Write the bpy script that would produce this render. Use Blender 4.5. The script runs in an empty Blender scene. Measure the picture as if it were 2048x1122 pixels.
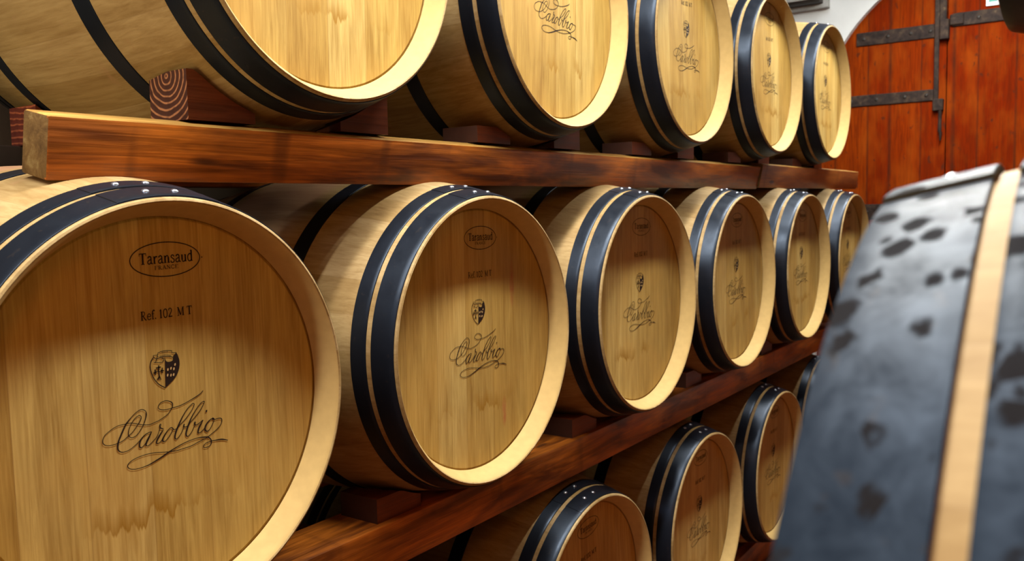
import bpy, bmesh, math, random
from mathutils import Vector, Matrix

SC = bpy.context.scene
COL = SC.collection
PI = math.pi

# ------------------------------------------------------------------ camera
cam_data = bpy.data.cameras.new('camera')
cam = bpy.data.objects.new('camera', cam_data)
COL.objects.link(cam)
cam_data.sensor_fit = 'HORIZONTAL'
cam_data.sensor_width = 36.0
cam_data.lens = 1734.39 / 2048 * 36.0
cam_data.clip_start = 0.02
_r = Vector((0.57603436, -0.81712717, -0.02208171))
_u = Vector((0.08164855, 0.03063756, 0.99619017))
_f = Vector((0.81333753, 0.57564270, -0.08436554))
cam.matrix_world = Matrix(((_r.x, _u.x, -_f.x, -0.67767),
                           (_r.y, _u.y, -_f.y, -1.02116),
                           (_r.z, _u.z, -_f.z, 0.26398),
                           (0, 0, 0, 1)))
cam_data.dof.use_dof = True
cam_data.dof.focus_distance = 1.45
cam_data.dof.aperture_fstop = 8.0
SC.camera = cam

# ------------------------------------------------------------------ view and world
SC.view_settings.view_transform = 'Standard'
SC.view_settings.look = 'None'
SC.view_settings.gamma = 1.0
SC.view_settings.use_curve_mapping = False
SC.view_settings.exposure = 0.0
world = bpy.data.worlds.new('world')
SC.world = world
world.use_nodes = True
world.node_tree.nodes['Background'].inputs[0].default_value = (0.02, 0.015, 0.01, 1)
world.node_tree.nodes['Background'].inputs[1].default_value = 0.3

# ------------------------------------------------------------------ cellar tubes and added lights
def area_light(name, loc, direction, sx, sy, power, color, spread=None):
    d = bpy.data.lights.new(name, 'AREA')
    d.shape = 'RECTANGLE'
    d.size = sx
    d.size_y = sy
    d.energy = power
    d.color = color
    if spread: d.spread = spread
    o = bpy.data.objects.new(name, d)
    COL.objects.link(o)
    o.location = loc
    o.rotation_euler = Vector(direction).to_track_quat('-Z', 'Y').to_euler()
    return o
def tube_light(name, x0, x1, y, z, power, color, w=0.10):
    d = bpy.data.lights.new(name, 'AREA')
    d.shape = 'RECTANGLE'
    d.size = x1 - x0
    d.size_y = w
    d.energy = power
    d.color = color
    o = bpy.data.objects.new(name, d)
    COL.objects.link(o)
    o.location = ((x0 + x1) / 2, y, z)
    return o
tube_light('aisle_tube_light', -1.7, -0.15, -0.17, 1.70, 58, (1.0, 0.98, 0.92), 0.06)
tube_light('aisle_tube_light', -0.1, 1.4, -0.32, 1.72, 94, (1.0, 0.98, 0.90), 0.07)
tube_light('aisle_tube_light', 1.9, 4.5, -0.325, 1.74, 105, (1.0, 0.98, 0.90), 0.07)
area_light('added_cool_light', (-3.75, -0.75, 1.75), (1, 0.05, -0.3), 0.8, 0.8, 11, (0.60, 0.78, 1.0))  # unseen cool source, added for bluish glints on the hoops
area_light('added_side_fill', (-2.4, 0.30, 0.0), (1, 0.0, 0.10), 0.8, 0.7, 34, (1.0, 0.85, 0.45))  # unseen fill, added to brighten the left-end barrel bodies and beam ends
area_light('added_end_fill', (3.7, 0.35, 2.35), (1, 0.15, -0.75), 0.6, 0.5, 5, (0.95, 0.98, 1.0), 2.2)  # added to brighten the white end wall, no fitting there
area_light('added_warm_fill', (-1.5, -1.3, 1.0), (1, 0.55, -0.4), 0.6, 0.6, 7, (1.0, 0.28, 0.04))  # added orange fill for the shaded heads, stands for no known lamp

# ------------------------------------------------------------------ node helpers
class NT:
    def __init__(s, name):
        s.m = bpy.data.materials.new(name)
        s.m.use_nodes = True
        s.t = s.m.node_tree
        s.b = s.t.nodes['Principled BSDF']
    def n(s, kind, **kw):
        nd = s.t.nodes.new(kind)
        for k, v in kw.items(): setattr(nd, k, v)
        return nd
    def put(s, sock, v):
        if v is None: return
        if hasattr(v, 'node'): s.t.links.new(v, sock)
        else: sock.default_value = v
    def mth(s, op, a, b=None, c=None):
        nd = s.n('ShaderNodeMath', operation=op)
        s.put(nd.inputs[0], a); s.put(nd.inputs[1], b); s.put(nd.inputs[2], c)
        return nd.outputs[0]
    def mix(s, fac, a, b, mode='MIX'):
        nd = s.n('ShaderNodeMix', data_type='RGBA', blend_type=mode)
        s.put(nd.inputs[0], fac); s.put(nd.inputs[6], a); s.put(nd.inputs[7], b)
        return nd.outputs[2]
    def noise(s, vec, scale=5, detail=3, rough=0.5, dist=0.0):
        nd = s.n('ShaderNodeTexNoise')
        s.put(nd.inputs['Vector'], vec)
        nd.inputs['Scale'].default_value = scale
        nd.inputs['Detail'].default_value = detail
        nd.inputs['Roughness'].default_value = rough
        nd.inputs['Distortion'].default_value = dist
        return nd.outputs['Fac']
    def white(s, v):
        nd = s.n('ShaderNodeTexWhiteNoise', noise_dimensions='1D')
        s.put(nd.inputs['W'], v)
        return nd.outputs['Value']
    def ramp(s, fac, stops):
        nd = s.n('ShaderNodeValToRGB')
        s.put(nd.inputs[0], fac)
        e = nd.color_ramp.elements
        while len(e) < len(stops): e.new(0.5)
        for q, (p, c) in zip(e, stops):
            q.position = p
            q.color = (*c, 1) if len(c) == 3 else c
        return nd.outputs[0]
    def mrange(s, v, a, b, c=0.0, d=1.0):
        nd = s.n('ShaderNodeMapRange')
        s.put(nd.inputs[0], v)
        for i, q in enumerate((a, b, c, d)): s.put(nd.inputs[i + 1], q)
        return nd.outputs[0]
    def obj(s): return s.n('ShaderNodeTexCoord').outputs['Object']
    def scale(s, vec, sc, off=None):
        nd = s.n('ShaderNodeVectorMath', operation='MULTIPLY')
        s.put(nd.inputs[0], vec); nd.inputs[1].default_value = sc
        v = nd.outputs[0]
        if off is not None:
            ad = s.n('ShaderNodeVectorMath', operation='ADD')
            s.t.links.new(v, ad.inputs[0])
            s.put(ad.inputs[1], off)
            v = ad.outputs[0]
        return v
    def xyz(s, vec):
        nd = s.n('ShaderNodeSeparateXYZ'); s.put(nd.inputs[0], vec)
        return nd.outputs[0], nd.outputs[1], nd.outputs[2]
    def rnd(s): return s.n('ShaderNodeObjectInfo').outputs['Random']
    def comb(s, x, y, z):
        nd = s.n('ShaderNodeCombineXYZ')
        s.put(nd.inputs[0], x); s.put(nd.inputs[1], y); s.put(nd.inputs[2], z)
        return nd.outputs[0]
    def bump(s, h, strength=0.3, dist=0.002):
        nd = s.n('ShaderNodeBump')
        nd.inputs['Strength'].default_value = strength
        nd.inputs['Distance'].default_value = dist
        s.put(nd.inputs['Height'], h)
        s.t.links.new(nd.outputs[0], s.b.inputs['Normal'])
    def out(s, col=None, rough=None, metal=None, spec=None):
        s.put(s.b.inputs['Base Color'], col if (col is None or hasattr(col, 'node') or len(col) == 4) else (*col, 1))
        s.put(s.b.inputs['Roughness'], rough)
        s.put(s.b.inputs['Metallic'], metal)
        s.put(s.b.inputs['Specular IOR Level'], spec)
        return s.m

def c4(r, g, b): return (r, g, b, 1.0)

# ------------------------------------------------------------------ materials
def mat_head(name='oak_heading_boards', smear=False):
    """oak heading boards: upright planks, fine upright grain, a tide-mark stain low down"""
    n = NT(name)
    co = n.obj(); x, y, z = n.xyz(co); rnd = n.rnd()
    offx = n.mth('MULTIPLY', rnd, 0.09)
    bx = n.mth('DIVIDE', n.mth('ADD', x, offx), 0.088)
    idx = n.mth('FLOOR', bx)
    fr = n.mth('FRACT', bx)
    tone = n.white(n.mth('ADD', idx, n.mth('MULTIPLY', rnd, 37.0)))
    base = n.ramp(tone, [(0.0, (0.40, 0.250, 0.060)), (0.5, (0.48, 0.325, 0.092)), (1.0, (0.56, 0.410, 0.145))])
    gv = n.comb(n.mth('ADD', n.mth('MULTIPLY', x, 260), n.mth('MULTIPLY', tone, 50)), n.mth('MULTIPLY', rnd, 70), n.mth('MULTIPLY', z, 9))
    g1 = n.noise(gv, 1.0, 4, 0.65, 0.6)
    gv2 = n.comb(n.mth('ADD', n.mth('MULTIPLY', x, 30), n.mth('MULTIPLY', tone, 90)), n.mth('MULTIPLY', rnd, 30), n.mth('MULTIPLY', z, 3.2))
    g2 = n.noise(gv2, 1.0, 3, 0.5, 1.2)
    g = n.mth('ADD', n.mth('MULTIPLY', g1, 0.55), n.mth('MULTIPLY', g2, 0.45))
    col = n.mix(n.mrange(g, 0.35, 0.68, 0.0, 1.0), c4(0.60, 0.50, 0.36), c4(1.12, 1.12, 1.08))
    col = n.mix(1.0, base, col, 'MULTIPLY')
    # light blotches
    bl = n.noise(n.scale(co, (9, 9, 6), n.comb(n.mth('MULTIPLY', rnd, 20), 0.0, 0.0)), 1.0, 3)
    col = n.mix(n.mrange(bl, 0.45, 0.7, 0.0, 0.35), col, c4(0.58, 0.34, 0.08))
    # joints
    d = n.mth('MINIMUM', fr, n.mth('SUBTRACT', 1.0, fr))
    col = n.mix(n.mrange(d, 0.0, 0.012, 0.45, 0.0), col, c4(0.22, 0.11, 0.03))
    # tide mark: ragged wet line with drips
    zig = n.noise(n.comb(n.mth('ADD', n.mth('MULTIPLY', x, 24), n.mth('MULTIPLY', rnd, 91)), 0.3, 0.1), 1.0, 4, 0.75)
    line = n.mth('ADD', -0.195, n.mth('MULTIPLY', zig, 0.11))
    dz = n.mth('SUBTRACT', z, line)
    up = n.mrange(dz, 0.030, 0.0, 0.0, 1.0)
    lo = n.mrange(dz, -0.004, 0.0, 0.0, 1.0)
    ms = n.mth('MULTIPLY', up, lo)
    xc = n.mth('SUBTRACT', n.mth('ABSOLUTE', n.mth('SUBTRACT', x, n.mth('MULTIPLY', n.mth('SUBTRACT', rnd, 0.5), 0.10))), 0.0)
    mx = n.mrange(xc, 0.14, 0.05, 0.0, 1.0)
    sp = n.noise(n.scale(co, (17, 1, 9), n.comb(n.mth('MULTIPLY', rnd, 11), rnd, rnd)), 1.0, 3)
    fs = n.mth('MULTIPLY', n.mth('MULTIPLY', ms, mx), n.mrange(sp, 0.42, 0.58, 0.0, 0.95))
    col = n.mix(fs, col, c4(0.30, 0.15, 0.015))
    if smear:      # wine smears
        for cx, cz, sx, sz in ((0.118, 0.105, 0.010, 0.055), (0.085, -0.165, 0.010, 0.035)):
            ex = n.mth('DIVIDE', n.mth('SUBTRACT', x, cx), sx); ez = n.mth('DIVIDE', n.mth('SUBTRACT', z, cz), sz)
            rr = n.mth('ADD', n.mth('MULTIPLY', ex, ex), n.mth('MULTIPLY', ez, ez))
            bl2 = n.noise(n.scale(co, (120, 1, 40)), 1.0, 2)
            col = n.mix(n.mth('MULTIPLY', n.mrange(rr, 1.0, 0.1, 0.0, 0.55), n.mrange(bl2, 0.3, 0.6, 0.2, 1.0)), col, c4(0.36, 0.05, 0.03))
    n.bump(g1, 0.25, 0.0008)
    return n.out(col, n.mrange(g1, 0.3, 0.7, 0.50, 0.64), 0.0, 0.25)

def mat_stave():
    """raw oak staves: joints along the barrel, grain along the barrel, wine-pink around the belly top"""
    n = NT('oak_staves')
    co = n.obj(); x, y, z = n.xyz(co); rnd = n.rnd()
    ang = n.mth('ARCTAN2', x, z)
    sa = n.mth('MULTIPLY', n.mth('ADD', ang, n.mth('MULTIPLY', rnd, 3.0)), 30 / (2 * PI))
    wob = n.white(n.mth('FLOOR', sa))
    fr = n.mth('FRACT', sa)
    base = n.ramp(wob, [(0.0, (0.28, 0.185, 0.075)), (0.5, (0.33, 0.230, 0.105)), (1.0, (0.38, 0.275, 0.140))])
    gv = n.comb(n.mth('MULTIPLY', x, 150), n.mth('MULTIPLY', y, 8), n.mth('MULTIPLY', z, 150))
    g1 = n.noise(gv, 1.0, 4, 0.6, 0.5)
    gv2 = n.scale(co, (22, 3, 22), n.comb(n.mth('MULTIPLY', rnd, 20), 0.0, 0.0))
    g2 = n.noise(gv2, 1.0, 3, 0.55, 0.8)
    g = n.mth('ADD', n.mth('MULTIPLY', g1, 0.5), n.mth('MULTIPLY', g2, 0.5))
    col = n.mix(1.0, base, n.mix(n.mrange(g, 0.36, 0.66), c4(0.68, 0.60, 0.48), c4(1.08, 1.08, 1.05)), 'MULTIPLY')
    d = n.mth('MINIMUM', fr, n.mth('SUBTRACT', 1.0, fr))
    col = n.mix(n.mrange(d, 0.0, 0.02, 0.35, 0.0), col, c4(0.20, 0.12, 0.05))
    # handling smudges
    sm = n.noise(n.scale(co, (14, 22, 14), n.comb(rnd, 0.0, 0.0)), 1.0, 4, 0.7)
    col = n.mix(n.mrange(sm, 0.62, 0.74, 0.0, 0.55), col, c4(0.30, 0.17, 0.08))
    # pink belly stain near the bung, top half only
    yy = n.mth('ABSOLUTE', n.mth('SUBTRACT', y, 0.41))
    fz = n.mth('MULTIPLY', n.mrange(yy, 0.135, 0.10, 0.0, 1.0), n.mrange(z, 0.12, 0.30, 0.0, 1.0))
    col = n.mix(n.mth('MULTIPLY', fz, 0.22), col, c4(0.62, 0.25, 0.22))
    n.bump(g1, 0.3, 0.0008)
    return n.out(col, 0.6, 0.0, 0.2)

def mat_hoop(name, tint, stint=(0.62, 0.78, 1.0), spots=0.0, rough=0.33, metal=0.35, base=(0.010, 0.012, 0.018), spec=0.24):
    n = NT(name)
    co = n.obj()
    s1 = n.noise(n.scale(co, (1, 1, 1)), 95, 2, 0.5, 0.3)
    s2 = n.noise(n.scale(co, (1, 1, 1)), 26, 3, 0.6, 0.4)
    spot = n.mrange(s1, 0.66, 0.72, 0.0, 1.0)
    b = c4(*base)
    col = n.mix(n.mth('MULTIPLY', spot, 0.75), b, c4(0.02, 0.018, 0.02))
    r = n.mth('ADD', rough, n.mth('MULTIPLY', n.mth('SUBTRACT', s2, 0.5), 0.25))
    if spots:
        vo = n.n('ShaderNodeTexVoronoi'); vo.inputs['Scale'].default_value = 56; vo.inputs['Randomness'].default_value = 1.0
        n.t.links.new(n.scale(co, (1, 1.25, 0.8)), vo.inputs['Vector'])
        cell = n.xyz(vo.outputs['Color'])[0]
        wob = n.noise(co, 160, 2)
        lim = n.mth('MULTIPLY', n.mrange(cell, -0.1, 1.0, 0.0, 0.54), n.mrange(wob, 0.2, 0.8, 0.7, 1.3))
        sp = n.mrange(n.mth('SUBTRACT', lim, vo.outputs['Distance']), 0.0, 0.12, 0.0, 1.0)
        col = n.mix(n.mth('MULTIPLY', sp, spots), col, c4(0.012, 0.011, 0.012))
        r = n.mth('ADD', r, n.mth('MULTIPLY', sp, 0.3))
        film = n.noise(n.scale(co, (1, 1, 1)), 38, 4, 0.7, 0.5)
        spec = n.mth('MULTIPLY', n.mth('SUBTRACT', 1.0, n.mth('MULTIPLY', sp, 0.85)), n.mth('MULTIPLY', spec, n.mrange(film, 0.32, 0.66, 0.30, 1.5)))
    n.b.inputs['Specular Tint'].default_value = (*stint, 1)
    n.bump(s1, 0.12, 0.001)
    return n.out(col, r, metal, spec)

def mat_beam(name, dark, light, axis='x', seed=0.0):
    n = NT(name)
    co = n.obj(); rnd = n.rnd()
    x, y, z = n.xyz(co)
    gv = n.comb(n.mth('MULTIPLY', x, 5), n.mth('MULTIPLY', y, 130), n.mth('MULTIPLY', z, 170))
    off = n.n('ShaderNodeVectorMath', operation='ADD')
    n.t.links.new(gv, off.inputs[0]); off.inputs[1].default_value = (seed, seed, seed)
    g = n.noise(off.outputs[0], 1.0, 4, 0.6, 0.8)
    pa = n.noise(n.scale(co, (3.6, 20, 20), n.comb(n.mth('ADD', seed, n.mth('MULTIPLY', rnd, 9)), 0.0, 0.0)), 1.0, 3, 0.6, 0.5)
    tr = n.noise(n.scale(co, (11, 2, 2), n.comb(seed + 3.0, 0.0, 0.0)), 1.0, 2, 0.5, 0.2)
    col = n.mix(n.mrange(pa, 0.36, 0.64), c4(*dark), c4(*light))
    col = n.mix(n.mrange(g, 0.3, 0.7, 0.65, 0.0), col, c4(dark[0] * 0.45, dark[1] * 0.4, dark[2] * 0.4))
    col = n.mix(n.mrange(tr, 0.60, 0.68, 0.0, 0.55), col, c4(dark[0] * 0.5, dark[1] * 0.45, dark[2] * 0.4))
    # knots
    vo = n.n('ShaderNodeTexVoronoi'); vo.inputs['Scale'].default_value = 1.0
    n.t.links.new(n.scale(co, (3.4, 12, 14), n.comb(seed, seed, seed)), vo.inputs['Vector'])
    kd = vo.outputs['Distance']
    col = n.mix(n.mrange(kd, 0.06, 0.13, 0.85, 0.0), col, c4(0.05, 0.014, 0.005))
    n.bump(g, 0.35, 0.0015)
    return n.out(col, n.mrange(g, 0.3, 0.7, 0.30, 0.48), 0.0, 0.45)

def mat_rings(name, cy, cz, dark, light, freq=620.0, flat=1.0):
    """end grain: growth rings around a pith at (cy, cz) in the object's own cross-section"""
    n = NT(name)
    co = n.obj(); x, y, z = n.xyz(co)
    wob = n.mth('MULTIPLY', n.mth('SUBTRACT', n.noise(co, 22, 2), 0.5), 0.010)
    dy = n.mth('SUBTRACT', y, cy); dz = n.mth('MULTIPLY', n.mth('SUBTRACT', z, cz), flat)
    r = n.mth('ADD', n.mth('SQRT', n.mth('ADD', n.mth('MULTIPLY', dy, dy), n.mth('MULTIPLY', dz, dz))), wob)
    w = n.mth('SINE', n.mth('MULTIPLY', r, freq))
    col = n.mix(n.mrange(w, 0.35, 0.95), c4(*dark), c4(*light))
    sp = n.noise(co, 90, 3)
    col = n.mix(n.mrange(sp, 0.45, 0.7, 0.0, 0.5), col, c4(dark[0] * 0.5, dark[1] * 0.5, dark[2] * 0.5))
    n.bump(w, 0.2, 0.0008)
    return n.out(col, 0.6, 0.0, 0.25)

def mat_sawn():
    n = NT('weathered_end_grain')
    co = n.obj()
    a = n.noise(co, 38, 4, 0.65, 0.5); b = n.noise(co, 260, 2)
    col = n.ramp(a, [(0.3, (0.055, 0.026, 0.008)), (0.55, (0.125, 0.068, 0.022)), (0.72, (0.20, 0.135, 0.055))])
    n.bump(b, 0.6, 0.001)
    return n.out(col, 0.75, 0.0, 0.2)

def mat_door():
    n = NT('aged_door_planks')
    co = n.obj(); x, y, z = n.xyz(co)
    # plank joints at irregular places: warp the width with a low noise
    py = n.mth('ADD', n.mth('DIVIDE', y, 0.158), n.mth('MULTIPLY', n.mth('SINE', n.mth('MULTIPLY', y, 23.0)), 0.14))
    idx = n.mth('FLOOR', py); fr = n.mth('FRACT', py)
    tone = n.white(idx)
    base = n.ramp(tone, [(0.0, (0.17, 0.014, 0.001)), (0.5, (0.21, 0.023, 0.0013)), (1.0, (0.25, 0.036, 0.002))])
    gv = n.comb(0.0, n.mth('ADD', n.mth('MULTIPLY', y, 70), n.mth('MULTIPLY', tone, 60)), n.mth('MULTIPLY', z, 5))
    g = n.noise(gv, 1.0, 4, 0.65, 1.0)
    col = n.mix(n.mrange(g, 0.35, 0.62, 0.75, 0.0), base, c4(0.09, 0.010, 0.002))
    bl = n.noise(n.scale(co, (1, 9, 4)), 1.0, 3)
    col = n.mix(n.mrange(bl, 0.45, 0.7, 0.0, 0.5), col, c4(0.31, 0.062, 0.005))
    kn = n.noise(n.scale(co, (1, 26, 15)), 1.0, 2, 0.5)
    col = n.mix(n.mrange(kn, 0.66, 0.72, 0.0, 0.8), col, c4(0.07, 0.018, 0.008))
    d = n.mth('MINIMUM', fr, n.mth('SUBTRACT', 1.0, fr))
    jt = n.noise(n.comb(0.0, 0.0, n.mth('MULTIPLY', z, 8)), 1.0, 3)
    col = n.mix(n.mth('MULTIPLY', n.mrange(d, 0.0, 0.065, 1.0, 0.0), n.mrange(jt, 0.3, 0.6, 0.35, 0.95)), col, c4(0.055, 0.014, 0.006))
    n.bump(g, 0.3, 0.002)
    return n.out(col, 0.8, 0.0, 0.02)

def mat_iron():
    n = NT('rusty_wrought_iron')
    co = n.obj()
    a = n.noise(co, 24, 4, 0.6, 0.4); b = n.noise(co, 60, 3)
    col = n.ramp(a, [(0.32, (0.012, 0.007, 0.006)), (0.52, (0.030, 0.018, 0.014)), (0.66, (0.055, 0.035, 0.022)), (0.74, (0.14, 0.095, 0.05))])
    n.bump(b, 0.5, 0.002)
    return n.out(col, 0.7, 0.0, 0.2)

def mat_plaster(name, col, sc=7):
    n = NT(name)
    co = n.obj()
    a = n.noise(co, sc, 4, 0.6); b = n.noise(co, 55, 3)
    c = n.mix(n.mrange(a, 0.3, 0.7), c4(*[v * 0.92 for v in col]), c4(*col))
    n.bump(b, 0.3, 0.003)
    return n.out(c, 0.85, 0.0, 0.2)

def mat_floor():
    n = NT('terracotta_floor')
    co = n.obj()
    br = n.n('ShaderNodeTexBrick'); n.t.links.new(co, br.inputs['Vector'])
    br.inputs['Color1'].default_value = (0.12, 0.028, 0.006, 1)
    br.inputs['Color2'].default_value = (0.15, 0.038, 0.009, 1)
    br.inputs['Mortar'].default_value = (0.07, 0.03, 0.015, 1)
    br.inputs['Scale'].default_value = 3.3
    br.inputs['Mortar Size'].default_value = 0.015
    a = n.noise(co, 12, 3)
    c = n.mix(n.mrange(a, 0.3, 0.7, 0.0, 0.4), br.outputs['Color'], c4(0.09, 0.02, 0.006))
    return n.out(c, 0.6, 0.0, 0.3)

def mat_plain(name, col, rough=0.5, metal=0.0, spec=0.4, var=0.15):
    n = NT(name)
    a = n.noise(n.obj(), 60, 2)
    c = n.mix(n.mrange(a, 0.3, 0.7), c4(*[v * (1 - var) for v in col]), c4(*col))
    return n.out(c, rough, metal, spec)

M_HEAD = mat_head()
M_HEAD_SMEAR = mat_head('wine_smeared_heading_boards', True)
M_STAVE = mat_stave()
M_BEVEL = mat_plain('golden_chime_bevel', (0.42, 0.285, 0.108), 0.6, 0.0, 0.12, var=0.10)
M_HOOP = mat_hoop('black_steel_hoop', None)
M_HOOP_WET = mat_hoop('spotted_steel_hoop', None, stint=(0.50, 0.66, 0.92), spots=0.95, rough=0.52, metal=0.0, spec=0.21, base=(0.009, 0.014, 0.024))
M_RIVET = mat_plain('rivet_steel', (0.45, 0.48, 0.55), 0.28, 0.9)
M_INK = mat_plain('branded_ink', (0.018, 0.008, 0.005), 0.7, 0.0, 0.2)
M_BARE = mat_plain('bare_oak', (0.60, 0.40, 0.17), 0.6)
M_BEAM = mat_beam('stained_beam', (0.11, 0.026, 0.005), (0.58, 0.165, 0.014), seed=1.3)
M_BEAM2 = mat_beam('stained_beam_paler', (0.22, 0.06, 0.012), (0.46, 0.15, 0.025), seed=7.7)
M_WEDGE = mat_beam('stained_wedge', (0.09, 0.018, 0.005), (0.18, 0.038, 0.008), seed=4.1)
M_RINGS = mat_rings('growth_rings', 0.052, 0.070, (0.045, 0.013, 0.007), (0.30, 0.12, 0.05))
M_RINGS_FLAT = mat_rings('flat_growth_rings', 0.03, 0.60, (0.10, 0.018, 0.010), (0.30, 0.075, 0.03), 560.0)
M_SAWN = mat_sawn()
M_PALE_TOP = mat_beam('pale_beam_top', (0.34, 0.16, 0.035), (0.66, 0.40, 0.10), seed=2.2)  # paler colour for the upward faces of the rolled beams
M_WEDGE_END = mat_plain('shaded_wedge_end', (0.055, 0.018, 0.010), 0.7)  # dark ringless ends: shade on the left-hand wedges put into the colour
M_DOOR = mat_door()
M_IRON = mat_iron()
M_WALL = mat_plaster('white_limewash', (0.74, 0.76, 0.76))
M_WALL_SIDE = mat_plaster('brown_stone_wall', (0.07, 0.05, 0.035))
M_CEIL = mat_plaster('vault_plaster', (0.10, 0.10, 0.11))
M_FLOOR = mat_floor()
M_DARK = mat_plain('dark_housing', (0.02, 0.014, 0.010), 0.5)
M_GREY = mat_plain('grey_frame', (0.42, 0.42, 0.40), 0.6)
M_SIGN_W = mat_plain('sign_white', (0.85, 0.87, 0.86), 0.4, var=0.03)
M_SIGN_G = mat_plain('sign_green', (0.0, 0.26, 0.19), 0.4, var=0.05)
M_SIGN_B = mat_plain('sign_teal', (0.0, 0.17, 0.24), 0.4, var=0.05)

# ------------------------------------------------------------------ mesh helpers
def make(name, bm, mats, parent=None, smooth=False, loc=None):
    me = bpy.data.meshes.new(name)
    bmesh.ops.recalc_face_normals(bm, faces=bm.faces)
    bm.to_mesh(me); bm.free()
    for m in (mats if isinstance(mats, (list, tuple)) else [mats]): me.materials.append(m)
    if smooth:
        for p in me.polygons: p.use_smooth = True
    o = bpy.data.objects.new(name, me)
    COL.objects.link(o)
    if parent: o.parent = parent
    if loc: o.location = loc
    return o

def thing(name, label, cat, group=None, loc=(0, 0, 0)):
    o = bpy.data.objects.new(name, None)
    COL.objects.link(o)
    o.empty_display_size = 0.05
    o.location = loc
    o['label'] = label; o['category'] = cat
    if group: o['group'] = group
    return o

def tag(o, label, cat, group=None):
    o['label'] = label; o['category'] = cat
    if group: o['group'] = group
    return o

def box(bm, x0, x1, y0, y1, z0, z1):
    vs = [bm.verts.new((x, y, z)) for x in (x0, x1) for y in (y0, y1) for z in (z0, z1)]
    for f in ((0, 1, 3, 2), (4, 6, 7, 5), (0, 4, 5, 1), (2, 3, 7, 6), (0, 2, 6, 4), (1, 5, 7, 3)):
        bm.faces.new([vs[i] for i in f])
    return vs

def bevel(bm, w, seg=2):
    bmesh.ops.bevel(bm, geom=list(bm.edges), offset=w, segments=seg, profile=0.5, affect='EDGES', clamp_overlap=True)

def lathe(bm, prof, n=128, closed=False, a0=0.0, a1=2 * PI):
    """revolve (y, r) pairs around the y axis; closed joins the last profile point to the first"""
    full = abs(a1 - a0 - 2 * PI) < 1e-6
    cnt = n if full else n + 1
    rings = []
    for k in range(cnt):
        a = a0 + (a1 - a0) * k / n
        rings.append([bm.verts.new((r * math.sin(a), y, r * math.cos(a))) for y, r in prof])
    m = len(prof)
    for k in range(n):
        A = rings[k]; B = rings[(k + 1) % cnt]
        for i in range(m if closed else m - 1):
            j = (i + 1) % m
            bm.faces.new((A[i], A[j], B[j], B[i]))
    if not full and closed:
        bm.faces.new(rings[0]); bm.faces.new(list(reversed(rings[-1])))
    return rings

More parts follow.
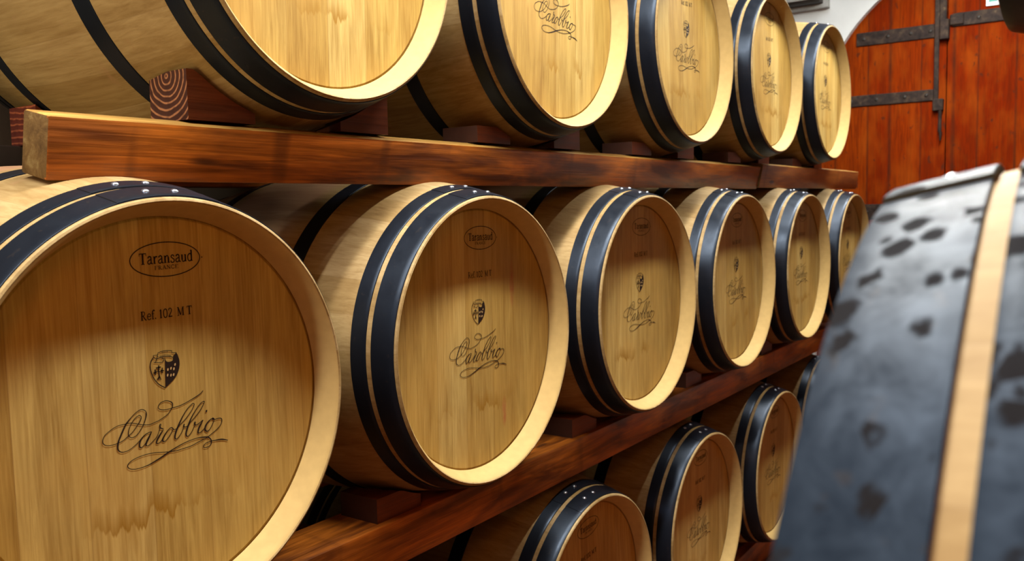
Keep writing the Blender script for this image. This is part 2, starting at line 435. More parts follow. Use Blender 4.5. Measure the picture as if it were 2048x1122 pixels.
# ------------------------------------------------------------------ writing on the barrel heads
SCRIPT_STROKES = [
[(572,146,87),(527,111,87),(449,78,105),(350,45,86),(254,17,85),(169,1,84),(86,-3,83),(14,-9,83),(-46,-6,82),(-105,11,82),(-134,40,81),(-126,75,81),(-90,104,82),(-29,115,82),(36,98,101),(80,61,123),(79,15,101),(54,-22,83),(0,-76,83),(-73,-111,82),(-145,-137,81),(-195,-146,81),(-269,-159,80),(-335,-150,80),(-400,-132,79),(-474,-103,79),(-547,-79,78),(-621,-78,77),(-695,-77,77),(-768,-91,76),(-853,-131,75),(-906,-168,75),(-933,-222,91),(-928,-267,91),(-889,-299,75),(-824,-312,76),(-741,-307,76),(-666,-290,77),(-601,-254,78),(-534,-214,78),(-466,-148,79),(-407,-79,103),(-388,-42,96),(-398,-15,79),(-424,-6,79),(-469,-25,79),(-514,-66,78),(-550,-119,78),(-575,-174,101),(-580,-234,101),(-559,-267,78),(-522,-278,78),(-473,-264,79),(-415,-210,79),(-362,-140,97),(-324,-56,125),(-313,-7,125),(-323,36,80),(-365,64,79),(-409,64,79),(-476,33,78),(-543,-19,95),(-611,-85,161),(-670,-183,174),(-718,-272,173),(-737,-338,180),(-736,-389,146),(-707,-426,107),(-655,-441,77),(-591,-434,78),(-525,-405,78),(-458,-365,79),(-400,-317,79),(-343,-278,80),(-298,-265,80),(-253,-261,81)],
[(-270,-262,80),(-298,-265,80),(-355,-286,104),(-401,-322,138),(-431,-371,158),(-434,-422,158),(-414,-442,103),(-374,-421,80),(-327,-375,80),(-285,-323,80),(-251,-261,81)],
[(-251,-261,84),(-291,-322,181),(-327,-375,209),(-343,-418,153),(-331,-438,90),(-298,-434,80),(-240,-396,81),(-180,-347,81),(-143,-283,81),(-122,-225,82),(-109,-196,82),(-120,-189,99),(-129,-207,113),(-117,-241,128),(-75,-264,107)],
[(-78,-274,86),(-126,-326,170),(-164,-372,184),(-187,-413,169),(-183,-440,113),(-153,-440,81),(-112,-413,82),(-69,-367,82),(-25,-312,83),(13,-281,83),(44,-272,108),(64,-287,116),(88,-310,84),(130,-300,84)],
[(13,-281,83),(-35,-319,108),(-79,-374,171),(-96,-407,185),(-88,-435,143),(-58,-435,86),(-10,-399,83),(39,-345,83),(66,-300,83),(57,-273,83)],
[(130,-300,84),(185,-256,84),(250,-214,85),(328,-145,86),(386,-81,86),(415,-30,86),(411,-10,86),(385,-9,86),(323,-49,85),(267,-104,103),(210,-177,132),(153,-268,183),(112,-343,197),(92,-404,189),(96,-438,131),(116,-447,87),(153,-423,84),(198,-372,85),(228,-322,85),(246,-279,85),(241,-268,85),(230,-285,103),(244,-307,118),(287,-307,85),(342,-262,86),(421,-203,86),(501,-133,87),(554,-67,87),(582,-20,88),(572,-10,88),(529,-24,87),(472,-70,87),(414,-134,105),(356,-208,142),(314,-285,193),(278,-362,208),(264,-416,193),(278,-448,126),(305,-446,89),(350,-407,86),(391,-349,86),(421,-289,86),(417,-274,86),(403,-285,113),(414,-316,120),(457,-316,87),(547,-273,88)],
[(547,-273,91),(512,-318,175),(476,-368,204),(456,-422,189),(466,-445,113),(504,-437,87),(562,-397,88)],
[(595,-164,115),(607,-157,230),(621,-146,92)],
[(723,-296,89),(679,-289,116),(621,-323,153),(580,-372,206),(571,-419,199),(597,-449,138),(637,-438,88),(684,-386,89),(721,-325,89),(729,-298,89),(707,-278,108),(701,-292,124),(734,-308,89),(790,-303,90),(841,-312,110),(858,-345,118),(842,-391,90),(794,-439,90),(712,-485,89),(620,-527,88),(552,-550,88),(453,-570,87),(333,-599,86),(205,-606,85),(101,-609,84),(-22,-594,83),(-122,-577,82),(-221,-558,81),(-338,-550,80),(-448,-557,79),(-547,-578,78),(-608,-613,95),(-618,-651,101),(-586,-685,78),(-512,-708,79),(-414,-710,79),(-314,-698,112),(-212,-669,141),(-116,-638,157),(-22,-602,158),(61,-575,123),(188,-540,103),(316,-518,89),(446,-510,87),(554,-523,153),(619,-541,138),(661,-590,139),(658,-643,116),(611,-676,88),(545,-672,88),(530,-646,88),(570,-617,88),(649,-607,89),(727,-611,109),(840,-622,157),(941,-659,79)]]
CREST_STROKES = [
[(-163,731,140),(-196,696,140),(-215,641,140),(-213,572,140),(-190,488,140),(-146,405,141),(-86,342,142),(-13,294,143)],
[(-167,760,77),(-99,755,78)],
[(-99,755,78),(-97,784,78)],
[(-97,784,92),(-33,798,92),(44,799,93),(120,783,94)],
[(120,783,94),(118,757,94),(186,747,95)],
[(186,747,95),(165,730,94),(128,703,94)],
[(-167,760,98),(-153,729,98),(-121,704,99)],
[(-121,704,106),(-57,720,106),(13,722,107),(90,709,108),(124,689,108)],
[(-99,755,71),(-121,704,70)],
[(-121,701,85),(-127,676,84),(-151,664,84),(-163,676,84)],
[(-148,664,91),(-55,649,92),(-16,667,93),(-8,707,93)],
[(-38,711,142),(-27,692,142)],
[(-92,616,212),(-98,547,212)],
[(-138,584,183),(-62,587,184)],
[(-151,568,183),(-146,495,183)],
[(-177,521,168),(-128,529,169)],
[(-42,575,185),(-51,501,185)],
[(-71,537,156),(-16,530,157)],
[(-97,553,170),(-93,488,170),(-86,447,170)],
[(-92,465,127),(-129,424,127)],
[(-91,459,127),(-101,419,127)],
[(-87,464,127),(-71,414,128)],
[(-143,546,98),(-94,530,99),(-56,533,99)],
[(-37,776,71),(-32,789,71)],
[(-21,776,71),(-16,789,71)],
[(-4,776,71),(1,788,71)],
[(12,776,71),(17,788,71)],
[(29,775,72),(34,788,72)],
[(45,775,72),(51,788,72)],
[(-100,727,78),(-94,742,78)],
[(-81,728,78),(-75,743,78)],
[(-62,729,78),(-56,744,78)],
[(-43,730,78),(-37,745,78)],
[(-24,731,78),(-18,747,78)],
[(-5,732,78),(1,748,78)],
[(14,733,79),(20,749,79)],
[(33,731,79),(39,746,79)],
[(52,725,79),(58,741,79)],
[(71,720,79),(77,735,79)],
[(90,715,79),(96,730,79)]]
CREST_FILL = [(7,722,71),(19,660,71),(59,639,72),(111,644,72),(134,670,72),(131,697,72),(186,741,73),(212,684,73),(226,623,73),(219,541,73),(188,464,73),(142,401,73),(81,353,72),(27,316,72),(-10,292,72)]
CREST_DOTS = [(40,536,72),(87,545,72),(131,532,72),(32,460,72),(81,451,72),(123,453,72),(152,588,73)]

def smooth_path(pts, sub=4):
    if len(pts) < 3: return pts
    out = []
    P = [pts[0]] + list(pts) + [pts[-1]]
    for i in range(1, len(P) - 2):
        p0, p1, p2, p3 = P[i - 1], P[i], P[i + 1], P[i + 2]
        for s in range(sub):
            t = s / sub
            out.append(tuple(0.5 * ((2 * b) + (-a + c) * t + (2 * a - 5 * b + 4 * c - d) * t * t + (-a + 3 * b - 3 * c + d) * t ** 3)
                             for a, b, c, d in zip(p0, p1, p2, p3)))
    out.append(tuple(pts[-1]))
    return out

def ribbon(bm, pts, y, mi=0):
    """pts: (x, z, width) in metres, laid as a thin flat stroke at depth y"""
    L = R = None
    n = len(pts)
    for i, (x, z, w) in enumerate(pts):
        a = pts[max(i - 1, 0)]; b = pts[min(i + 1, n - 1)]
        dx, dz = b[0] - a[0], b[1] - a[1]
        l = math.hypot(dx, dz) or 1e-9
        nx, nz = -dz / l * w / 2, dx / l * w / 2
        l2 = bm.verts.new((x + nx, y, z + nz)); r2 = bm.verts.new((x - nx, y, z - nz))
        if L:
            f = bm.faces.new((L, R, r2, l2)); f.material_index = mi
        L, R = l2, r2

def glyphs():
    G = {}
    V = lambda x, a, b, w=.11: ([(x, a, w), (x, b, w)], 0)
    H = lambda a, b, z, w=.045: ([(a, z, w), (b, z, w)], 0)
    Cv = lambda pts, w: ([(x, z, w) for x, z in pts], 1)
    G['T'] = (.60, [V(.30, 0, .70, .12), H(.03, .57, .675, .06), V(.05, .69, .53, .04), V(.55, .69, .53, .04), H(.17, .43, .02)])
    G['a'] = (.45, [Cv([(.08, .37), (.13, .45), (.22, .48), (.30, .44), (.32, .36), (.32, .10), (.36, .03), (.43, .04)], .085), Cv([(.32, .29), (.18, .25), (.07, .17), (.07, .07), (.14, .01), (.23, .03), (.32, .11)], .07)])
    G['r'] = (.37, [V(.12, 0, .46), H(.03, .22, .02), H(.03, .12, .445), Cv([(.14, .30), (.2, .42), (.28, .45), (.33, .40)], .085)])
    G['n'] = (.52, [V(.12, 0, .46), V(.38, 0, .36), Cv([(.14, .34), (.22, .44), (.32, .45), (.38, .36)], .07), H(.03, .21, .02), H(.29, .48, .02), H(.03, .12, .445)])
    G['s'] = (.38, [Cv([(.30, .36), (.27, .44), (.18, .475), (.09, .43), (.09, .34), (.18, .27), (.28, .20), (.31, .11), (.26, .03), (.16, .0), (.07, .03), (.05, .13)], .07)])
    G['u'] = (.50, [V(.11, .12, .46), V(.37, 0, .46), Cv([(.11, .14), (.15, .03), (.24, .01), (.37, .12)], .07), H(.03, .11, .445), H(.28, .37, .445), H(.37, .46, .02)])
    G['d'] = (.50, [V(.36, 0, .72), Cv([(.36, .38), (.28, .47), (.17, .46), (.08, .36), (.06, .23), (.09, .09), (.18, .01), (.28, .03), (.36, .11)], .08), H(.26, .36, .70), H(.36, .46, .02)])
    G['F'] = (.56, [V(.14, 0, .7), H(.04, .5, .68), H(.14, .38, .37), H(.04, .26, .02), V(.49, .69, .52, .04)])
    G['R'] = (.62, [V(.14, 0, .7), Cv([(.04, .68), (.28, .68), (.41, .61), (.41, .45), (.3, .37), (.14, .36)], .06), Cv([(.26, .36), (.36, .20), (.48, .04), (.58, .02)], .09), H(.04, .25, .02)])
    G['A'] = (.66, [([(.32, .70, .05), (.08, .02, .05)], 0), ([(.31, .70, .11), (.55, .02, .11)], 0), H(.17, .46, .24), H(0, .17, .02), H(.44, .66, .02)])
    G['N'] = (.66, [V(.12, 0, .68, .05), ([(.10, .70, .11), (.53, .0, .11)], 0), V(.53, .0, .68, .05), H(.02, .22, .02), H(.02, .12, .68), H(.43, .63, .68)])
    G['C'] = (.60, [Cv([(.5, .50), (.44, .64), (.32, .69), (.16, .62), (.08, .46), (.08, .24), (.16, .08), (.32, .01), (.44, .05), (.52, .17)], .09)])
    G['E'] = (.58, [V(.14, 0, .7), H(.04, .5, .68), H(.14, .4, .37), H(.04, .52, .02), V(.49, .69, .54, .04), V(.51, .01, .17, .04)])
    G['e'] = (.44, [Cv([(.07, .26), (.38, .27), (.35, .4), (.24, .475), (.12, .42), (.06, .28), (.08, .12), (.18, .01), (.3, .02), (.39, .12)], .07)])
    G['f'] = (.33, [Cv([(.36, .63), (.28, .71), (.18, .66), (.15, .54), (.15, .3), (.15, .0)], .09), H(.04, .30, .445), H(.05, .27, .02)])
    G['.'] = (.22, [V(.09, .0, .10, .10)])
    G['1'] = (.42, [V(.2, 0, .70), Cv([(.07, .57), (.2, .68)], .05), H(.08, .32, .02)])
    G['0'] = (.50, [Cv([(.24, .70), (.38, .60), (.42, .35), (.38, .10), (.24, 0), (.10, .10), (.06, .35), (.10, .60), (.24, .70)], .085)])
    G['2'] = (.50, [Cv([(.07, .54), (.12, .66), (.23, .7), (.36, .64), (.38, .5), (.3, .34), (.07, .05)], .075), H(.05, .44, .045, .09)])
    G['M'] = (.80, [V(.13, 0, .68, .05), ([(.12, .70, .11), (.38, .06, .11)], 0), ([(.38, .06, .04), (.62, .70, .04)], 0), V(.64, 0, .70), H(.03, .22, .02), H(.03, .13, .68), H(.54, .75, .02), H(.64, .75, .68)])
    G[' '] = (.22, [])
    return G
GLY = glyphs()
def write(bm, text, x0, x1, z0, cap, y, shear_z=0.0):
    adv = sum(GLY[c][0] for c in text)
    k = (x1 - x0) / adv
    kz = cap / .70
    cx = x0
    for c in text:
        a, strokes = GLY[c]
        for pts, cur in strokes:
            p = [(cx + x * k, z0 + z * kz + shear_z * (cx + x * k - x0), w * (k + kz) / 2) for x, z, w in pts]
            ribbon(bm, smooth_path(p) if cur else p, y)
        cx += a * k

HEAD_Y = 0.040
INK_Y = HEAD_Y - 0.0005
def ink_maker():
    bm = bmesh.new()
    N = 72; ring = []
    for k in range(N + 1):
        a = 2 * PI * k / N
        ring.append((.0105 + .0525 * math.cos(a), .204 + .0232 * math.sin(a), .0014))
    ribbon(bm, ring, INK_Y)
    write(bm, 'Taransaud', -.0295, .0525, .1985, .0150, INK_Y, 0.01)
    write(bm, 'FRANCE', -.0075, .0290, .1905, .0052, INK_Y, 0.01)
    N = 10
    ribbon(bm, [(.0665 + .0006 * math.cos(2 * PI * k / N), .2035 + .0006 * math.sin(2 * PI * k / N), .0009) for k in range(N + 1)], INK_Y)
    return bm
def ink_ref():
    bm = bmesh.new()
    write(bm, 'Ref. 102  M T', -.0315, .0465, .1245, .0120, INK_Y, 0.01)
    return bm
def ink_crest():
    bm = bmesh.new()
    S = lambda pts: [(x * 1e-4, z * 1e-4, w * 1e-5) for x, z, w in pts]
    for s in CREST_STROKES: ribbon(bm, smooth_path(S(s)) if len(s) > 2 else S(s), INK_Y)
    poly = smooth_path(S(CREST_FILL), 2)
    vs = [bm.verts.new((x, INK_Y + .0001, z)) for x, z, w in poly]
    f = bm.faces.new(vs)
    bmesh.ops.triangulate(bm, faces=[f])
    for x, z, w in S(CREST_DOTS):
        c = [bm.verts.new((x + .0012 * math.cos(a), INK_Y - .0002, z + .0019 * math.sin(a) + .0006 * math.cos(a))) for a in [2 * PI * k / 12 for k in range(12)]]
        g = bm.faces.new(c); g.material_index = 1
    return bm
def ink_script():
    bm = bmesh.new()
    for s in SCRIPT_STROKES:
        ribbon(bm, smooth_path([(x * 1e-4, z * 1e-4, w * 1.3e-5) for x, z, w in s]), INK_Y)
    return bm

# ------------------------------------------------------------------ the barrel
BL = 0.82                                     # length
def rad(d): return .345 - .059 * ((d - .41) / .41) ** 2

def stave_body():
    bm = bmesh.new()
    prof = [(.046, .2615), (.0445, .2655), (.040, .2655), (.0385, .2625), (.006, .2765), (.0015, .2805), (.0, .2825), (.0012, rad(0) - .0006), (.004, rad(.004))]
    m = 34
    for i in range(1, m): prof.append((.004 + (BL - .008) * i / m, rad(.004 + (BL - .008) * i / m)))
    prof += [(BL - y, r) for y, r in reversed(prof[:9])]
    lathe(bm, prof, 144)
    for f in bm.faces:
        c = f.calc_center_median(); rr = math.hypot(c.x, c.z)
        if rr < rad(min(max(c.y, 0), BL)) - .006: f.material_index = 1
    return bm
def head_disc(front=True):
    bm = bmesh.new()
    y0, y1 = (HEAD_Y, HEAD_Y + .020) if front else (BL - HEAD_Y - .020, BL - HEAD_Y)
    yo, yi = (y0, y1) if front else (y1, y0)
    s = 1 if front else -1
    prof = [(yo, .2590), (yo + s * .0016, .2615), (yo + s * .003, .2650), (yo + s * .008, .2650), (yi, .2500)]
    rings = lathe(bm, prof, 96)
    bm.faces.new([r[0] for r in rings]); bm.faces.new([r[-1] for r in rings])
    return bm
def hoop_mesh(d0, d1, th=.0020, lap=True, la=(-15, 15, .0009)):
    bm = bmesh.new()
    steps = [d0 + (d1 - d0) * i / 4 for i in range(5)]
    outer = [(d, rad(d) + th) for d in steps]
    outer = [(d0, rad(d0) + th - .0006)] + [(d0 + .0007, rad(d0) + th)] + outer[1:-1] + [(d1 - .0007, rad(d1) + th), (d1, rad(d1) + th - .0006)]
    inner = [(d, rad(d) - .0004) for d in reversed(steps)]
    lathe(bm, outer + inner, 144, closed=True)
    if lap:        # the overlapping end of the strip, riveted at the top
        o2 = [(d, r + la[2]) for d, r in outer]
        i2 = [(d, rad(d) + th - .0003) for d in reversed(steps)]
        before = set(bm.faces)
        lathe(bm, o2 + i2, 14, closed=True, a0=math.radians(la[0]), a1=math.radians(la[1]))
        for f in bm.faces:
            if f not in before and len(f.verts) > 4: f.material_index = 1
    return bm
def rivet_mesh(x, d, top=None):
    bm = bmesh.new()
    r = rad(d) + .0027
    a = math.asin(x / r)
    c = Vector((r * math.sin(a), d, r * math.cos(a)))
    nrm = Vector((math.sin(a), -.17 if d < .41 else .17, math.cos(a))).normalized()
    t1 = Vector((math.cos(a), 0, -math.sin(a))); t2 = nrm.cross(t1)
    rr, hh = .0052, .0032
    prev = None; N = 16
    for j in range(5):
        ph = PI / 2 * j / 5
        ring = [bm.verts.new(c + nrm * (hh * math.sin(ph) - .0004) + (t1 * math.cos(2 * PI * k / N) + t2 * math.sin(2 * PI * k / N)) * rr * math.cos(ph)) for k in range(N)]
        if prev:
            for k in range(N): bm.faces.new((prev[k], prev[(k + 1) % N], ring[(k + 1) % N], ring[k]))
        prev = ring
    tp = bm.verts.new(c + nrm * (hh - .0002))
    for k in range(N): bm.faces.new((prev[k], prev[(k + 1) % N], tp))
    return bm

CHIME = (.005, .048); SECOND = (.058, .088); QUARTER = (.227, .263)
def make_barrel(label, group, hoop_mat, marks=True, lap=None):
    t = thing('wine_barrel', label, 'barrel', group)
    make('stave_body', stave_body(), [M_STAVE, M_BEVEL], t, smooth=True)
    hd = make('barrel_head', head_disc(True), M_HEAD, t)
    if marks:
        make('maker_stamp', ink_maker(), M_INK, hd)
        make('reference_stamp', ink_ref(), M_INK, hd)
        make('crest_stamp', ink_crest(), [M_INK, M_BARE], hd)
        make('script_stamp', ink_script(), M_INK, hd)
    make('barrel_head', head_disc(False), M_HEAD, t)
    for d0, d1 in (CHIME, SECOND, QUARTER, (BL - QUARTER[1], BL - QUARTER[0]), (BL - SECOND[1], BL - SECOND[0]), (BL - CHIME[1], BL - CHIME[0])):
        h = make('hoop', hoop_mesh(d0 if lap is None or d0 > .02 else .0008, d1, lap=d0 < .2, la=lap or (-15, 15, .0009)), [hoop_mat, M_DARK], t)
        for p in h.data.polygons: p.use_smooth = False
        if d0 < .1:
            xs = (-.022, .021) if d0 < .03 else (-.036, .008)
            for x in xs: make('rivet', rivet_mesh(x, (d0 + d1) / 2 + .001), M_RIVET, h, smooth=True)
    return t
def dup(root):
    r = root.copy(); COL.objects.link(r)
    for ch in root.children:
        c = ch.copy(); COL.objects.link(c); c.parent = r
        for g in ch.children:
            d = g.copy(); COL.objects.link(d); d.parent = c
    return r

# shade the hoops smooth around but crisp at the edges
def crisp(me, ang=30):
    bm = bmesh.new(); bm.from_mesh(me)
    lim = math.radians(ang)
    for f in bm.faces: f.smooth = True
    for e in bm.edges:
        e.smooth = not (len(e.link_faces) == 2 and e.calc_face_angle(0) > lim)
    bm.to_mesh(me); bm.free()

XM = [0.0, 0.7006, 1.4153, 2.1241, 2.8373, 3.5504]
XT = [0.3542, 1.0788, 1.8142, 2.5582, 3.2971]
XB = [0.469, 1.181, 1.8852, 2.6035, 3.318]
YT, ZT, YB, ZB = .0377, .7315, .0336, -.7574

first = make_barrel('largest and nearest barrel, left end of the middle row, crest and flowing script in full', 'oak barrels racked on timber beams', M_HOOP)
for ch in first.children:
    if ch.name.startswith(('hoop', 'barrel_head', 'stave_body')): crisp(ch.data)

LM = [None,
      'second middle row barrel from left, faint red wine smears beside its script',
      'third oak barrel from the left in the middle row, drip stain below the script',
      'fourth oak barrel from the left in the middle row',
      'fifth oak barrel from the left in the middle row, bright glint on its black hoops',
      'last oak barrel of the middle row, partly behind the blurred foreground barrel']
LT = ['top row oak barrel at upper left, head cropped by the frame, pale plain boards',
      'second barrel of the top row, script cropped at the top and ragged yellow tide mark',
      'third barrel of the top row, between the tide-marked barrel and the fourth',
      'fourth barrel of the top row with bright head, second from the wooden door',
      'smallest and last barrel of the top row, right beside the wooden door']
LB = ['bottom row barrel in deep shadow at left, only its dark belly showing under the beam',
      'bottom row barrel at the lower edge with shaded orange head, cut off by the frame',
      'bottom row barrel with the shaded head, between the cropped one and the far one',
      'bottom row barrel whose whole shaded head shows, beside the blurred foreground barrel',
      'farthest bottom row barrel, only its upper hoops peeking out behind the blurred foreground barrel']
rng = random.Random(4)
def roll(o, a):    # turn the barrel a little about its own axis
    o.rotation_euler = (0, math.radians(a), 0)
barrels = []
for i, x in enumerate(XM):
    o = first if i == 0 else dup(first)
    o.location = (x, 0, 0)
    if i:
        o['label'] = LM[i]; roll(o, (0, .8, .5, -1, 1, .5)[i])
    if i == 1:
        for c in o.children:
            if c.name.startswith('barrel_head') and len(c.children):
                c.data = c.data.copy(); c.data.materials[0] = M_HEAD_SMEAR
    barrels.append(o)
for i, x in enumerate(XT):
    o = dup(first); o.location = (x, YT, ZT); o['label'] = LT[i]; roll(o, (1, 2.5, -2, -2, 1)[i]); barrels.append(o)
for i, x in enumerate(XB):
    o = dup(first); o.location = (x, YB, ZB); o['label'] = LB[i]; roll(o, (0, -3, 1, 2, 0)[i]); barrels.append(o)

# opposite rack: the blurred barrel in the foreground and the one above it, heads facing the aisle
fg = make_barrel('out-of-focus barrel close at right with spotted steel hoop and pale wood strip', None, M_HOOP_WET, marks=False, lap=(-25, 11, .0028))
for ch in fg.children:
    if ch.name.startswith(('hoop', 'barrel_head', 'stave_body')): crisp(ch.data)
fg.location = (-.172, -.908, -.021)
# local +y must run along (sin yaw, -cos yaw, sin pitch)
ax = Vector((math.sin(.057), -math.cos(.057), math.sin(-.043))).normalized()
ex = Vector((-math.cos(.057), -math.sin(.057), 0)).normalized()
ez = ex.cross(ax).normalized()
fg.rotation_euler = Matrix((ex, ax, ez)).transposed().to_euler()
up = dup(fg)
for c in up.children:
    if c.name.startswith('hoop'):
        c.material_slots[0].link = 'OBJECT'; c.material_slots[0].material = M_HOOP
up.location = (.32, -.92, .7165)
up.rotation_euler = (0, 0, PI)
up['label'] = 'barrel whose black hoop bottom pokes in at the top right corner'

# ------------------------------------------------------------------ rack timbers
def beam(name, x0, x1, w, h, origin, roll_deg, mats, label, group, bev=.004, end_bevel=None):
    """square timber along x; origin = lower front edge; rolled about x"""
    bm = bmesh.new()
    box(bm, 0, x1 - x0, 0, w, 0, h)
    bevel(bm, bev, 2)
    for f in bm.faces:
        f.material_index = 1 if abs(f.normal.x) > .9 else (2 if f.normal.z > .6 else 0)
    o = make(name, bm, mats + ([M_PALE_TOP] if len(mats) == 2 and roll_deg else [mats[0]]))
    crisp(o.data, 40)
    o.location = (x0, origin[0], origin[1])
    o.rotation_euler = (math.radians(roll_deg), 0, 0)
    return tag(o, label, 'beam', group)
GB = 'timber beams of the barrel rack'
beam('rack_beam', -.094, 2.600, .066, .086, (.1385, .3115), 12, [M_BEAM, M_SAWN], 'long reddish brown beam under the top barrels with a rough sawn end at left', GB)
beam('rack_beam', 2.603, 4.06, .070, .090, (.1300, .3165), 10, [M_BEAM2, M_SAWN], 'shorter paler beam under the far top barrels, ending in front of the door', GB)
beam('rack_beam', -.45, 4.2, .125, .092, (.110, -.425), 0, [M_BEAM, M_SAWN], 'long dark beam carrying the middle row of barrels above the bottom row', GB)
beam('rack_beam', .150, 4.1, .075, .075, (.600, .322), 0, [M_BEAM, M_SAWN], 'rear beam mostly hidden behind the front beam under the top barrels', GB)
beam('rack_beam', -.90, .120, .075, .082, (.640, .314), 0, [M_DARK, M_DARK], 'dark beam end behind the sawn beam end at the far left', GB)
beam('rack_beam', -.45, 4.2, .09, .092, (.600, -.425), 0, [M_BEAM, M_SAWN], 'rear beam in the dark behind the middle row of barrels', GB)

def wedge(side, xc, yc0, d_off, zc, z0, ztop, label, flat=False, reach=.220, inner=.095, name='wedge', end=None):
    """chock whose sloping face follows the belly of the barrel it holds; side -1 left, +1 right"""
    bm = bmesh.new()
    ny, nx = 4, 10
    W = .098
    top = []; bot = []
    for j in range(ny + 1):
        yy = W * j / ny
        r = rad(min(max(yc0 + yy - d_off, .0), BL)) + .006
        rt, rb = [], []
        for i in range(nx + 1):
            dx = reach - (reach - inner) * i / nx
            zz = min(ztop, zc - math.sqrt(max(r * r - dx * dx, 0)))
            zz = max(zz, z0 + .0015)
            rt.append(bm.verts.new((side * (dx - reach), yy, zz - z0)))
            rb.append(bm.verts.new((side * (dx - reach), yy, 0)))
        top.append(rt); bot.append(rb)
    for j in range(ny):
        for i in range(nx):
            bm.faces.new((top[j][i], top[j][i + 1], top[j + 1][i + 1], top[j + 1][i]))
            bm.faces.new((bot[j][i], bot[j + 1][i], bot[j + 1][i + 1], bot[j][i + 1]))
        bm.faces.new((top[j][0], top[j + 1][0], bot[j + 1][0], bot[j][0])).material_index = 1
        bm.faces.new((top[j][nx], bot[j][nx], bot[j + 1][nx], top[j + 1][nx]))
    for i in range(nx):
        bm.faces.new((top[0][i], bot[0][i], bot[0][i + 1], top[0][i + 1]))
        bm.faces.new((top[ny][i], top[ny][i + 1], bot[ny][i + 1], bot[ny][i]))
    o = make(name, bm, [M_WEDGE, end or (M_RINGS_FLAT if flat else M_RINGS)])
    o.location = (xc + side * reach, yc0, z0)
    return tag(o, label, 'wedge', 'wooden wedges chocking the barrels')
ORD = ['first', 'second', 'third', 'fourth', 'fifth']
for i, x in enumerate(XT):
    if i == 0:
        wedge(-1, x, .151, YT, ZT, .4085, .485, 'wedge with curved growth rings on its end, under the nearest top row barrel')
    else:
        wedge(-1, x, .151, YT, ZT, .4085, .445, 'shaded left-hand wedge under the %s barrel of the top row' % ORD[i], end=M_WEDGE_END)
    wedge(1, x, .151, YT, ZT, .4085, .485, 'right-hand wedge under the %s barrel of the top row' % ORD[i])
wedge(-1, XT[0], .610, YT, ZT, .399, .470, 'striped red wedge end at the far left behind the sawn beam end', flat=True, inner=.07)
for i, x in enumerate(XM[:5]):
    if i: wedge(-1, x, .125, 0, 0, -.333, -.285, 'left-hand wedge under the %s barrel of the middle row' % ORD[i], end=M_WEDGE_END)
    wedge(1, x, .125, 0, 0, -.333, -.25, 'right-hand wedge under the %s barrel of the middle row' % ORD[i])
beam('floor_beam', -.45, 4.2, .125, .11, (.140, -1.20), 0, [M_BEAM, M_SAWN], 'floor beam under the bottom row of barrels', GB)
beam('floor_beam', -.45, 4.2, .125, .11, (.640, -1.20), 0, [M_BEAM, M_SAWN], 'rear floor beam under the bottom row of barrels', GB)
beam('floor_beam', -1.2, 3.4, .10, .86, (-1.20, -1.20), 0, [M_BEAM, M_SAWN], 'front timber of the opposite rack under the foreground barrel', GB)
beam('floor_beam', -1.2, 3.4, .10, .86, (-1.68, -1.20), 0, [M_BEAM, M_SAWN], 'rear timber of the opposite rack under the foreground barrel', GB)
beam('rack_beam', .0, 3.4, .08, .085, (-1.16, .315), 0, [M_BEAM, M_SAWN], 'beam of the opposite rack under the cropped upper barrel', GB)

# ------------------------------------------------------------------ the room
def struct(o):
    o['kind'] = 'structure'
    return o
X0, X1, Y0, Y1, ZF, ZS, ZA = -4.0, 5.0, -2.9, 1.06, -1.20, 1.65, 2.75
def slab(name, b, m):
    bm = bmesh.new(); box(bm, *b); return struct(make(name, bm, m))
slab('floor', (X0 - .1, X1 + .3, Y0 - .1, Y1 + .1, ZF - .1, ZF), M_FLOOR)
slab('wall_left', (X0, X1, Y1, Y1 + .1, ZF, ZA), M_WALL_SIDE)
slab('wall_right', (X0, X1, Y0 - .1, Y0, ZF, ZA), M_WALL_SIDE)
slab('wall_near', (X0 - .1, X0, Y0 - .1, Y1 + .1, ZF, ZA + .2), M_WALL_SIDE)
# vaulted ceiling
bm = bmesh.new()
N = 32; cyv = (Y0 + Y1) / 2; hw = (Y1 - Y0) / 2
lo, hi = [], []
for k in range(N + 1):
    a = PI * k / N
    y = cyv - hw * math.cos(a); z = ZS + (ZA - ZS) * math.sin(a)
    lo.append([bm.verts.new((x, y, z)) for x in (X0, X1)])
    hi.append([bm.verts.new((x, cyv - (hw + .1) * math.cos(a), z + .1)) for x in (X0, X1)])
for k in range(N):
    bm.faces.new((lo[k][0], lo[k][1], lo[k + 1][1], lo[k + 1][0]))
    bm.faces.new((hi[k][0], hi[k + 1][0], hi[k + 1][1], hi[k][1]))
    for s in (0, 1): bm.faces.new((lo[k][s], lo[k + 1][s], hi[k + 1][s], hi[k][s]))
struct(make('ceiling', bm, M_CEIL, smooth=True))
# far wall with the arched opening
DY, DR, DZ = -.40, 1.001, .69       # arch centre and radius
bm = bmesh.new()
N = 40
arc = [(DY + DR, ZF)] + [(DY + DR * math.cos(PI * k / N), DZ + DR * math.sin(PI * k / N)) for k in range(N + 1)] + [(DY - DR, ZF)]
outer = [(Y1 + .1, ZF)] + [(Y1 + .1 if k < 10 else (Y0 - .1 if k > 30 else DY + DR * math.cos(PI * k / N) * 2.2), (ZA + .2) if 5 < k < 35 else (DZ + DR * math.sin(PI * k / N) if k <= 5 or k >= 35 else ZA)) for k in range(N + 1)] + [(Y0 - .1, ZF)]
for xx in (X1, X1 + .14):
    a = [bm.verts.new((xx, y, z)) for y, z in arc]; b = [bm.verts.new((xx, y, z)) for y, z in outer]
    for k in range(len(a) - 1): bm.faces.new((a[k], b[k], b[k + 1], a[k + 1]))
    if xx == X1: fa = a
    else:
        for k in range(len(a) - 1): bm.faces.new((fa[k], fa[k + 1], a[k + 1], a[k]))
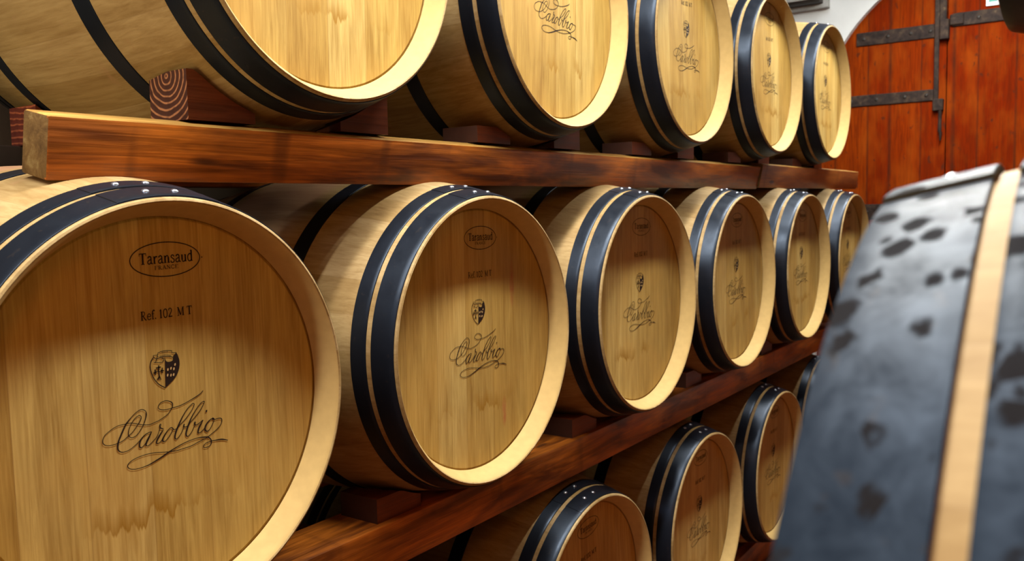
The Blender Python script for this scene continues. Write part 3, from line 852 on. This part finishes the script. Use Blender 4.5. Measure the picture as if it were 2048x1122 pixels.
struct(make('wall_far', bm, M_WALL))
# double door: two leaves of old planks
def leaf(name, ya, yb):
    bm = bmesh.new()
    n = 22; top = []
    R = DR + .006
    for k in range(n + 1):
        y = ya + (yb - ya) * k / n
        zt = DZ + math.sqrt(max(R * R - (y - DY) ** 2, 1e-6))
        top.append((y, zt))
    F = []
    for xx in (X1 + .045, X1 + .10):
        F.append(([bm.verts.new((xx, y, ZF + .01)) for y, z in top], [bm.verts.new((xx, y, z)) for y, z in top]))
    for k in range(n):
        for lo_, hi_ in F: bm.faces.new((lo_[k], lo_[k + 1], hi_[k + 1], hi_[k]))
        bm.faces.new((F[0][1][k], F[0][1][k + 1], F[1][1][k + 1], F[1][1][k]))
        bm.faces.new((F[0][0][k], F[1][0][k], F[1][0][k + 1], F[0][0][k + 1]))
    for k in (0, n): bm.faces.new((F[0][0][k], F[0][1][k], F[1][1][k], F[1][0][k]))
    o = make(name, bm, M_DOOR)
    return struct(o)
door_a = leaf('door_1', DY + DR + .005, -.134)
door_b = leaf('door_2', -.140, DY - DR - .005)
FX = X1 + .045           # front face of the leaves
def ironwork(name, parent, b, bev=.004, studs=()):
    bm = bmesh.new(); box(bm, *b); bevel(bm, bev, 2)
    o = make(name, bm, M_IRON, parent)
    for (yy, zz) in studs:
        bs = bmesh.new()
        bmesh.ops.create_uvsphere(bs, u_segments=12, v_segments=8, radius=.011, matrix=Matrix.Translation((b[0], yy, zz)) @ Matrix.Diagonal((.5, 1, 1, 1)))
        make('stud', bs, M_DARK, o)
    return o
ironwork('hinge_strap', door_a, (FX - .010, FX + .004, -.100, .372, 1.205, 1.285), studs=[(.33, 1.245), (.06, 1.245), (-.045, 1.245), (.19, 1.245)])
ironwork('hinge_strap', door_a, (FX - .010, FX + .004, -.072, .50, .838, .905), studs=[(.25, .872), (.09, .872), (-.03, .872), (.40, .872)])
ironwork('hinge_strap', door_a, (FX - .010, FX + .004, .05, .50, .136, .232), studs=[(.30, .185), (.15, .185)])
ironwork('bolt_bar', door_a, (FX - .030, FX - .014, -.098, -.072, .80, 1.60))
bm = bmesh.new()      # pointed lower end of the bolt
bmesh.ops.create_cone(bm, cap_ends=True, segments=12, radius1=.004, radius2=.010, depth=.05, matrix=Matrix.Translation((FX - .022, -.112, .625)))
bmesh.ops.create_cone(bm, cap_ends=True, segments=12, radius1=.010, radius2=.010, depth=.17, matrix=Matrix.Translation((FX - .022, -.108, .735)))
make('bolt_tip', bm, M_IRON, door_a)
ironwork('bolt_guide', door_a, (FX - .034, FX + .002, -.125, -.068, .775, .845), .006)
ironwork('bolt_plate', door_a, (FX - .016, FX + .002, -.133, -.090, 1.20, 1.60))
ironwork('lock_box', door_a, (FX - .045, FX + .002, -.150, -.100, 1.185, 1.30), .006)
ironwork('hinge_strap', door_b, (FX - .012, FX + .004, -.72, -.165, 1.255, 1.33), studs=[(-.30, 1.29), (-.50, 1.29)])
ironwork('catch', door_b, (FX - .024, FX + .002, -.225, -.150, 1.262, 1.325), .008)
# dark housing on the white wall, with a grey lip
t = thing('wall_heater', 'dark box fitted high on the white wall above the last top row barrel', 'wall heater', None, (X1 - .02, .70, 1.56))
bm = bmesh.new(); box(bm, -.10, .018, -.148, .30, -.080, .22); bevel(bm, .006); make('housing', bm, M_DARK, t)
bm = bmesh.new(); box(bm, -.03, .019, -.178, .32, -.105, .24); bevel(bm, .004); make('backing_frame', bm, M_GREY, t)
bm = bmesh.new(); box(bm, -.115, -.098, -.125, .28, -.062, -.030); bevel(bm, .004); make('trim_bar', bm, M_GREY, t)
# sign on the right leaf
t = thing('exit_sign', 'small green and white sign on the wooden door at the top right, mostly cropped', 'sign', None, (FX - .006, -.46, 1.455))
bm = bmesh.new(); box(bm, -.004, .004, -.125, .125, -.108, .10); make('sign_plate', bm, M_SIGN_W, t)
bm = bmesh.new(); box(bm, -.0052, -.003, .068, .112, -.088, .085); make('green_panel', bm, M_SIGN_G, t)
bm = bmesh.new(); box(bm, -.0052, -.003, -.112, .052, -.088, .085); make('teal_panel', bm, M_SIGN_B, t)
